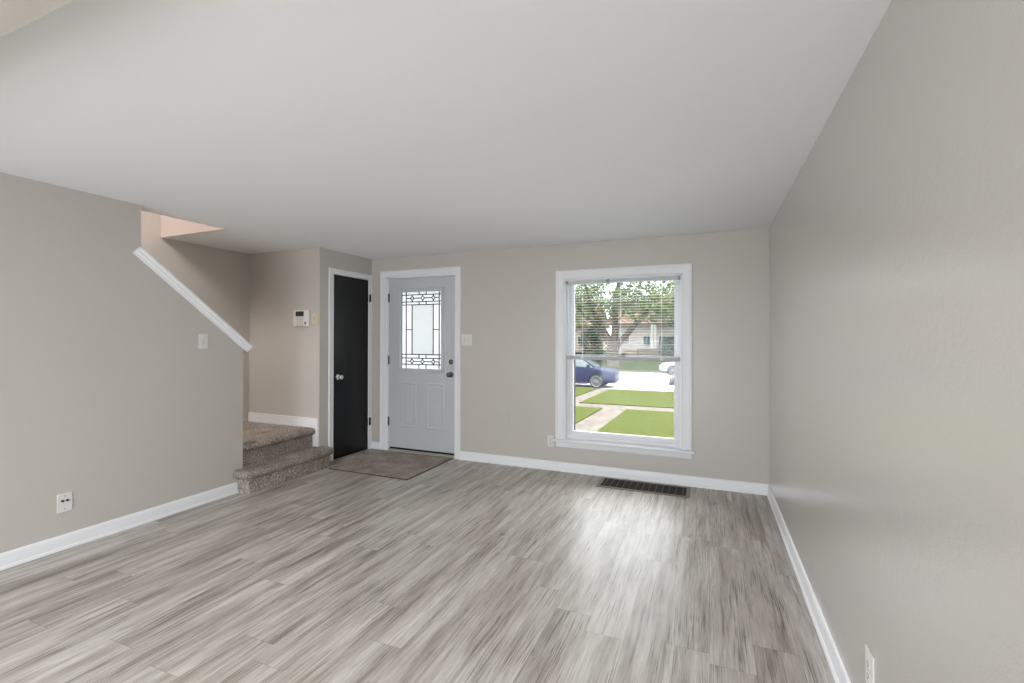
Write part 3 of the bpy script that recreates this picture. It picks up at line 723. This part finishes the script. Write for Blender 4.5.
# ---- cars
M_tyre = mat('tyre_rubber', (24, 24, 26), .8, 0, .2); M_rim = mat('alloy_rim', (104, 106, 110), .5, .6)
M_cglass = mat('car_glass', (52, 64, 68), .08, 0, .8); M_head = mat('headlamp_lens', (104, 110, 118), .2, 0, .4)
M_grille = mat('black_grille', (16, 16, 18), .4); M_tail = mat('red_tail_lamp', (120, 50, 52), .3)
def car(name, x, yc, z0, facing, paint, label, L=4.65, W=1.86, HT=1.62, suv=True, lamp_tint=None):
    """facing +1: nose towards +X. origin on the road under the middle of the car"""
    t = thing(name, (x, yc, z0), label, 'car', 'cars parked along the street')
    T = lambda lx, y, z: (x+facing*lx, yc+y, z0+z)
    hl = L/2; hw = W/2; r = .36 if suv else .325
    hood = 1.04 if suv else .88; belt = 1.08 if suv else .92; deck = belt+.02 if suv else .98
    # stations: (x, half width, z bottom, z shoulder, z top centre)
    S = [(-hl, .70*hw, .46, .72, .80), (-hl+.05, .86*hw, .36, deck-.12, deck-.03), (-hl+.30, .97*hw, .27, deck-.08, deck+.02), (-hl+.9, hw, .23, belt-.02, belt+.03),
         (-.4, hw, .22, belt, belt+.03), (.45, hw, .22, belt-.02, belt+.02), (hl-1.45, hw, .22, belt-.07, hood+.05), (hl-.9, .985*hw, .22, hood-.09, hood), (hl-.42, .96*hw, .25, hood-.13, hood-.05),
         (hl-.16, .88*hw, .27, hood-.20, hood-.12), (hl-.04, .80*hw, .30, hood-.30, hood-.22), (hl, .68*hw, .36, hood-.44, hood-.36)]
    rings = []
    for sx, w, zb, zs, zt in S:
        half = [(0, zb), (.78*w, zb), (.95*w, zb+.08), (w, zb+(zs-zb)*.45), (.985*w, zb+(zs-zb)*.8), (.93*w, zs), (.82*w, zs+(zt-zs)*.6), (.45*w, zt-.005), (0, zt)]
        ring = [T(sx, -a, b) for a, b in half]+[T(sx, a, b) for a, b in half[1:-1][::-1]]
        rings.append(ring)
    bm = BM(); loft(bm, rings)
    body = obj('body', bm, paint, t, 35)
    fx, rx = hl-.93, -hl+.92
    cut = BM()
    for wx in (fx, rx):
        for s in (-1, 1): lathe(cut, T(wx, s*hw*1.1, r), (0, -s, 0), [(0, r+.055), (.34, r+.055)], 28)
    cut_o = obj('arch_cut', cut, None)
    md = body.modifiers.new('arches', 'BOOLEAN'); md.object = cut_o; md.operation = 'DIFFERENCE'; md.solver = 'EXACT'
    dg = bpy.context.evaluated_depsgraph_get()
    me = bpy.data.meshes.new_from_object(body.evaluated_get(dg)); body.modifiers.clear(); body.data = me
    bpy.data.objects.remove(cut_o)
    # cabin
    if suv: C = [(-hl+.10, .80, belt-.02, .02), (-hl+.42, .80, HT-.10, .62), (-.9, .82, HT-.01, .66), (.1, .82, HT, .67), (.55, .82, HT-.06, .64), (1.28, .80, belt+.0, .02)]
    else: C = [(-hl+.55, .78, belt-.02, .02), (-hl+1.15, .80, HT-.05, .58), (-.5, .82, HT, .62), (.05, .82, HT-.02, .62), (.35, .82, HT-.08, .60), (1.2, .80, belt-.03, .02)]
    rings = []; roof = []
    for sx, wb, zt, f in C:
        b = wb*hw*1.04; tp = b*.80 if zt > belt+.1 else b*.96
        zb = belt-.06
        rings.append([T(sx, -b, zb), T(sx, -b, zb+.02), T(sx, -tp, max(zt-.03, zb+.04)), T(sx, -tp*.8, max(zt, zb+.06)), T(sx, tp*.8, max(zt, zb+.06)), T(sx, tp, max(zt-.03, zb+.04)), T(sx, b, zb+.02), T(sx, b, zb)])
    bm = BM(); loft(bm, rings); obj('windows', bm, M_cglass, t, 25)
    bm = BM(); rr = []
    for (sx, wb, zt, f) in C[1:-1]:
        b = wb*hw*1.04*.82; rr.append([T(sx, -b, zt-.05), T(sx, -b*.97, zt-.012), T(sx, -b*.6, zt+.012), T(sx, b*.6, zt+.012), T(sx, b*.97, zt-.012), T(sx, b, zt-.05)])
    loft(bm, rr); obj('roof', bm, paint, t, 30)
    for s in (-1, 1):
        b = .82*hw*1.04
        pil = [((C[-1][0], s*b*.98, belt-.02), (C[-2][0], s*b*.80, C[-2][2]-.02)), ((-.25, s*b*1.01, belt-.04), (-.3, s*b*.815, HT-.05)), ((C[0][0]+.02, s*b*.97, belt), (C[1][0], s*b*.8, C[1][2]-.02)), ((C[1][0]-.02, s*b*1.0, belt-.04), (C[1][0]+.22, s*b*.815, C[1][2]))]
        for a, c in pil: obj('pillar', tube(BM(), [T(*a), T(*c)], .035, 8), paint, t, 40)
        bm = BM(); m0 = T(1.0, s*(hw+.09), belt+.05); box(bm, m0[0]-.07, m0[0]+.07, m0[1]-.10, m0[1]+.08, m0[2]-.06, m0[2]+.09, .03); obj('mirror', bm, paint, t, 40)
        # lamps
        bm = BM(); loft(bm, [[T(hl-.36, s*hw*.925, hood-.23), T(hl-.36, s*hw*.925, hood-.30), T(hl-.36, s*hw*.80, hood-.30), T(hl-.36, s*hw*.80, hood-.20)], [T(hl-.055, s*hw*.74, hood-.27), T(hl-.055, s*hw*.74, hood-.40), T(hl-.02, s*hw*.48, hood-.40), T(hl-.04, s*hw*.48, hood-.30)]])
        obj('headlamp', bm, M_head, t, 30)
        bm = BM(); box(bm, *sorted((T(-hl+.02, 0, 0)[0], T(-hl+.26, 0, 0)[0])), *sorted((T(0, s*hw*.60, 0)[1], T(0, s*hw*.97, 0)[1])), z0+deck-.30, z0+deck-.13, .03); obj('tail_lamp', bm, M_tail, t, 30)
        bm = BM(); box(bm, *sorted((T(-1.0, 0, 0)[0], T(.95, 0, 0)[0])), *sorted((T(0, s*(hw-.05), 0)[1], T(0, s*(hw+.012), 0)[1])), z0+.21, z0+.30, .02); obj('sill_strip', bm, M_grille if suv else paint, t, 30)
        for wx in (fx, rx):
            c = T(wx, s*(hw-.005), r); n = (0, s, 0); wh = obj('wheel', lathe(BM(), T(wx, s*(hw-.23), r), n, [(0, r-.10), (.0, r-.02), (.03, r), (.19, r), (.222, r-.02), (.225, r-.08), (.20, r-.10), (.19, r-.12), (.17, 0)], 32), M_tyre, t, 35)
            bm = BM(); q = T(wx, s*(hw-.035), r)
            lathe(bm, q, n, [(0, r-.125), (.028, r-.085), (.034, r-.095), (.012, r-.125), (0, r-.125)], 32, False)
            lathe(bm, q, n, [(0, .075), (.03, .06), (.034, 0)], 16)
            for k in range(10):
                a = 2*PI*k/10; d = Vector((math.cos(a), 0, math.sin(a)))
                tube(bm, [Vector(q)+Vector((0, s*.02, 0))+d*.05, Vector(q)+Vector((0, s*.026, 0))+d*(r-.10)], [.017, .013], 6)
            obj('rim', bm, M_rim, wh, 40)
    bm = BM(); box(bm, *sorted((T(hl-.06, 0, 0)[0], T(hl+.005, 0, 0)[0])), yc-.42, yc+.42, z0+.50 if suv else z0+.42, z0+hood-.28, .02); obj('grille', bm, M_grille, t)
    bm = BM(); box(bm, *sorted((T(hl-.20, 0, 0)[0], T(hl-.01, 0, 0)[0])), yc-.62, yc+.62, z0+.27, z0+.42, .03); obj('lower_bumper', bm, M_grille, t)
    return t
M_blue = mat('navy_car_paint', (10, 16, 48), .5, 0, .12); M_wcar = mat('white_car_paint', (150, 150, 152), .3, 0, .5)
M_gcar = mat('charcoal_car_paint', (52, 50, 52), .3, .2)
car('suv', -4.36-2.325, 24.42, SZ_, 1, M_blue, 'dark blue suv parked at the near kerb')
car('car', -3.27+2.25, 34.9, SZ_, -1, M_wcar, 'white car parked at the far kerb', 4.5, 1.80, 1.45, False)
car('car', -1.82+2.25, 24.4, SZ_, -1, M_gcar, 'dark grey car at the near kerb, mostly hidden by the window edge', 4.5, 1.80, 1.45, False)

# ---- trees and shrubs
def leaf_mat(name, a, b, c):
    m = mat(name, b, .7, 0, .1); t = NT(m); v = t.coord(); f = t.noise(v, .9, 4)
    wn = t.n('TexWhiteNoise', noise_dimensions='3D'); g = t.n('NewGeometry')
    sn = t.n('VectorMath', operation='SNAP'); t.l(g.outputs['Position'], sn.inputs[0]); sn.inputs[1].default_value = (.35, .35, .35); t.l(sn.outputs[0], wn.inputs['Vector'])
    mixv = t.math('ADD', t.math('MULTIPLY', f, .6), t.math('MULTIPLY', wn.outputs['Value'], .4))
    t.l(t.ramp(mixv, [(.25, a), (.5, b), (.75, c)]), t.b.inputs['Base Color'])
    t.b.inputs['Transmission Weight'].default_value = 0
    nt = m.node_tree; tl = nt.nodes.new('ShaderNodeBsdfTranslucent'); mx = nt.nodes.new('ShaderNodeMixShader'); mx.inputs[0].default_value = .35
    nt.links.new(t.b.inputs['Base Color'].links[0].from_socket, tl.inputs[0])
    nt.links.new(t.b.outputs[0], mx.inputs[1]); nt.links.new(tl.outputs[0], mx.inputs[2]); nt.links.new(mx.outputs[0], nt.nodes['Material Output'].inputs[0])
    return m
M_leafA = leaf_mat('fresh_leaves', (66, 82, 52), (100, 116, 78), (140, 152, 112))
M_leafB = leaf_mat('grey_green_leaves', (62, 72, 58), (94, 104, 84), (134, 142, 120))
M_leafC = leaf_mat('dark_shrub_leaves', (40, 56, 44), (66, 88, 68), (104, 126, 98))
M_bark = noisy('grey_brown_bark', [(.3, (58, 50, 43)), (.6, (92, 82, 72)), (.8, (112, 102, 91))], 5, .95, .1, .8, .05, stretch=(3, 3, .6))
def leaves(bm, centers, n, size, rnd):
    tot = sum(c[1]**2 for c in centers)
    for (c, r, sq) in centers:
        k = int(n*r*r/tot)
        for _ in range(k):
            d = Vector((rnd.gauss(0, 1), rnd.gauss(0, 1), rnd.gauss(0, 1))).normalized()*(r*rnd.uniform(.35, 1.0)**.6)
            p = Vector(c)+Vector((d.x, d.y, d.z*sq)); s = size*rnd.uniform(.6, 1.25)
            u = Vector((rnd.gauss(0, 1), rnd.gauss(0, 1), rnd.gauss(0, .7))).normalized(); w, _x = frame_of(u)
            a, b_, c_, e = p-u*s, p+w*s*.45+u*s*.1, p+u*s, p-w*s*.45+u*s*.1
            bm.faces.new([bm.verts.new(q) for q in (a, b_, c_, e)])
def tree(name, base, limbs, crown, nleaf, size, leaf, label, seed, group='trees across the street', cat='tree'):
    t = thing(name, base, label, cat, group); rnd = random.Random(seed)
    bm = BM()
    for pts, rad in limbs: tube(bm, [Vector(base)+Vector(p) for p in pts], rad, 10)
    obj('trunk', bm, M_bark, t, 60)
    bm = BM(); leaves(bm, [(Vector(base)+Vector(c), r, s) for c, r, s in crown], nleaf, size, rnd)
    me = bpy.data.meshes.new('crown'); bmesh.ops.translate(bm, verts=bm.verts[:], vec=-Vector(base)); bm.to_mesh(me); bm.free()
    link('crown', me, leaf, t)
    return t
tree('shade_tree', (-7.35, 39.2, gf(39.2)),
     [([(0, 0, -.2), (0, 0, .25), (-.05, 0, 1.2), (-.1, 0, 1.9)], [.75, .52, .47, .50]), ([(-.15, 0, 1.7), (-.9, .1, 2.9), (-1.8, .2, 4.6), (-2.5, .2, 7)], [.38, .30, .22, .1]),
      ([(0, 0, 1.7), (.1, .2, 3.2), (.05, .3, 5.5), (.6, .3, 8)], [.36, .28, .24, .1]), ([(.1, 0, 1.6), (1.0, -.1, 2.5), (2.2, -.2, 3.9), (3.6, 0, 5.6)], [.30, .24, .18, .08]), ([(-1.2, .1, 3.2), (-2.6, -.2, 4.4), (-4, 0, 6)], [.18, .12, .05])],
     [((0, 0, 7.0), 4.2, .8), ((-3.2, .3, 6.2), 2.9, .8), ((3.4, 0, 6.2), 3.2, .8), ((2.6, -1.6, 4.5), 2.0, .6), ((-3.0, -1.4, 4.2), 1.7, .7), ((4.6, -1, 4.2), 1.7, .6), ((.9, -2.0, 5.2), 1.5, .7), ((-.75, -.3, 3.5), .8, 1.0), ((-.5, .2, 4.9), .9, 1.0)], 7500, .21, M_leafA,
     'big forked shade tree with a thick trunk across the street', 3)
tree('street_tree', (-14.6, 46.5, gf(46.5)),
     [([(0, 0, -.2), (0, 0, 1.5), (.2, 0, 4), (.3, 0, 7)], [.34, .28, .22, .1]), ([(.1, 0, 2.5), (1.2, 0, 4.2), (2.2, 0, 6)], [.16, .12, .05]), ([(.1, 0, 3), (-1.2, 0, 5), (-2, 0, 7)], [.15, .1, .05])],
     [((0, 0, 6.2), 3.4, .9), ((2.0, 0, 4.6), 2.2, .8), ((-2.4, 0, 4.6), 2.4, .8), ((2.8, .5, 6.8), 2.2, .8)], 3800, .20, M_leafB, 'greyish green tree behind the left end of the street lawn', 5)
tree('street_tree', (-1.3, 46.0, gf(46.0)),
     [([(0, 0, -.2), (0, 0, 1.8), (-.1, 0, 4), (0, 0, 7)], [.32, .26, .22, .1]), ([(0, 0, 2.8), (-1.4, 0, 4.4), (-2.6, 0, 6)], [.16, .12, .05])],
     [((0, 0, 6.0), 3.4, .9), ((-2.6, -.5, 5.2), 2.4, .75), ((-1.2, -1, 3.9), 1.6, .6), ((2.4, 0, 5), 2.4, .8)], 4200, .20, M_leafA, 'leafy green tree at the right in front of the house with steps', 8)
bk = random.Random(11)
for i, (bx, by_, s) in enumerate([(-31, 70, 1.15), (-19.5, 71, 1.2), (-8, 70, 1.1), (3.5, 72, 1.2), (15, 70, 1.15)]):
    tree('background_tree', (bx, by_, -.6), [([(0, 0, -.2), (0, 0, 3), (.3, 0, 8)], [.4, .3, .1])], [((0, 0, 8*s), 4.4*s, 1), ((2*s, 0, 5.6*s), 2.8*s, 1), ((-2*s, 0, 5.6*s), 2.8*s, 1)], 1900, .42, M_leafB, 'tall green tree rising behind the houses, half hidden by nearer crowns', 20+i, 'trees behind the houses')
def shrub(loc, r, h, n, label, seed, leaf=None):
    t = thing('shrub', loc, label, 'shrub', 'shrubs in front of the houses'); rnd = random.Random(seed)
    bm = BM()
    for k in range(5):
        a = 2*PI*k/5; tube(bm, [Vector(loc)+Vector((0, 0, -.1)), Vector(loc)+Vector((math.cos(a)*r*.5, math.sin(a)*r*.5, h*.6))], [.05, .02], 6)
    obj('stem', bm, M_bark, t)
    bm = BM(); leaves(bm, [(Vector(loc)+Vector((0, 0, h*.5)), r, h*.5/r), (Vector(loc)+Vector((r*.3, -r*.2, h*.72)), r*.7, h*.3/r/.7)], n, .13, rnd)
    me = bpy.data.meshes.new('foliage'); bmesh.ops.translate(bm, verts=bm.verts[:], vec=-Vector(loc)); bm.to_mesh(me); bm.free(); link('foliage', me, leaf or M_leafC, t)
shrub((-11.0, 46.4, gf(46.4)), 1.25, 3.2, 2600, 'tall dark shrub left of the thick tree trunk', 31)
shrub((-9.5, 43.0, gf(43)), .8, 1.2, 1300, 'low green bush at the foot of the tall dark shrub', 32, M_leafB)
shrub((-3.6, 46.6, gf(46.6)), 1.0, 2.2, 2200, 'rounded dark shrub right of the porch wall across the street', 33)

# ---- houses
M_sidA = noisy('pale_siding', [(.4, (150, 143, 137)), (.6, (160, 153, 147))], 2, .8, .2)
M_sidB = noisy('pinkish_siding', [(.4, (158, 140, 130)), (.6, (168, 152, 142))], 2, .8, .2)
M_tan = noisy('tan_brick', [(.4, (112, 98, 82)), (.6, (130, 115, 98))], 4, .9, .2)
M_roofm = noisy('brown_shingles', [(.4, (86, 68, 58)), (.6, (106, 86, 74))], 6, .9, .1)
M_wing = mat('house_window_glass', (60, 72, 78), .1, 0, .7); M_hw = mat('house_trim_white', (176, 174, 170), .6)
def house(x0, x1, y0, y1, zb, ze, zr, siding, label, wins, ridge='X'):
    t = thing('house', ((x0+x1)/2, y0, zb), label, 'house', 'houses across the street')
    bm = BM()
    box(bm, x0, x1, y0, y1, zb, ze)
    k = 0
    while zb+.18*k < ze:
        z = zb+.18*k; prism(bm, [(y0-.02, z), (y0-.004, z+.17), (y0+.01, z+.17), (y0+.01, z)], 0, x0, x1); k += 1
    obj('walls', bm, siding, t)
    bm = BM(); ym = (y0+y1)/2
    if ridge == 'X': prism(bm, [(y0-.5, ze-.05), (ym, zr), (y1+.5, ze-.05), (y1+.5, ze-.2), (y0-.5, ze-.2)], 0, x0-.4, x1+.4)
    else:
        xm = (x0+x1)/2; prism(bm, [(x0-.5, ze-.05), (xm, zr), (x1+.5, ze-.05), (x1+.5, ze-.2), (x0-.5, ze-.2)], 1, y0-.4, y1+.4)
    obj('roof', bm, M_roofm, t)
    for (a, b, c, d) in wins:
        bm = BM(); mitre(bm, a, b, c, d, [(0, 0), (0, .05), (.09, .05), (.09, 0)], lambda p, q, h: (p, y0-.02-h, q), 'ALL'); box(bm, (a+b)/2-.03, (a+b)/2+.03, y0-.06, y0-.02, c+.08, d-.08)
        f = obj('window', bm, M_hw, t)
        bm = BM(); box(bm, a+.08, b-.08, y0-.035, y0-.025, c+.08, d-.08); obj('pane', bm, M_wing, f)
    return t
hA = house(-9.6, 4.0, 50.0, 60.0, -.65, 3.0, 6.2, M_sidA, 'pale house with a tan porch wall across the street', [(-6.4, -5.55, .55, 1.75), (-4.85, -4.0, .55, 1.75), (-3.3, -2.4, .55, 1.75), (-8.6, -7.7, .8, 1.9)])
bm = BM(); box(bm, -6.75, -3.2, 48.9, 49.95, -.7, .32, .01); obj('porch', bm, M_tan, hA)
bm = BM(); box(bm, -6.85, -3.1, 48.8, 50.0, .32, .42, .01); obj('porch_cap', bm, M_hw, hA)
for k in range(5):
    bm = BM(); box(bm, -8.0, -6.8, 48.9-.28*k, 49.95, -.7, .25-.19*k, .01); obj('porch_step', bm, M_tan, hA)
for x in (-5.35, -5.05):
    bm = BM(); box(bm, x-.1, x+.1, 48.95, 49.15, .42, 2.75, .01); obj('porch_post', bm, M_hw, hA)
house(-26, -12.4, 51.0, 61.0, -.65, 2.9, 6.0, M_sidB, 'pinkish house at the left behind the dark shrub', [(-13.6, -12.9, .6, 1.7), (-16.6, -15.4, .6, 1.7), (-20, -18.8, .6, 1.7)])
# low black bench on the far lawn
bt = thing('garden_bench', (-11.7, 43.5, gf(43.5)), 'low black bench at the left on the far lawn', 'bench')
g0 = gf(43.5)
bm = BM(); box(bm, -12.45, -10.95, 43.3, 43.7, g0+.40, g0+.46, .01); obj('seat', bm, M_blackmetal, bt)
bm = BM(); box(bm, -12.45, -10.95, 43.66, 43.72, g0+.50, g0+.88, .01); obj('backrest', bm, M_blackmetal, bt)
for x in (-12.4, -11.0):
    for y in (43.34, 43.68):
        bm = BM(); box(bm, x-.03, x+.03, y-.03, y+.03, g0-.02, g0+.9 if y > 43.5 else g0+.42, .005); obj('leg', bm, M_blackmetal, bt)
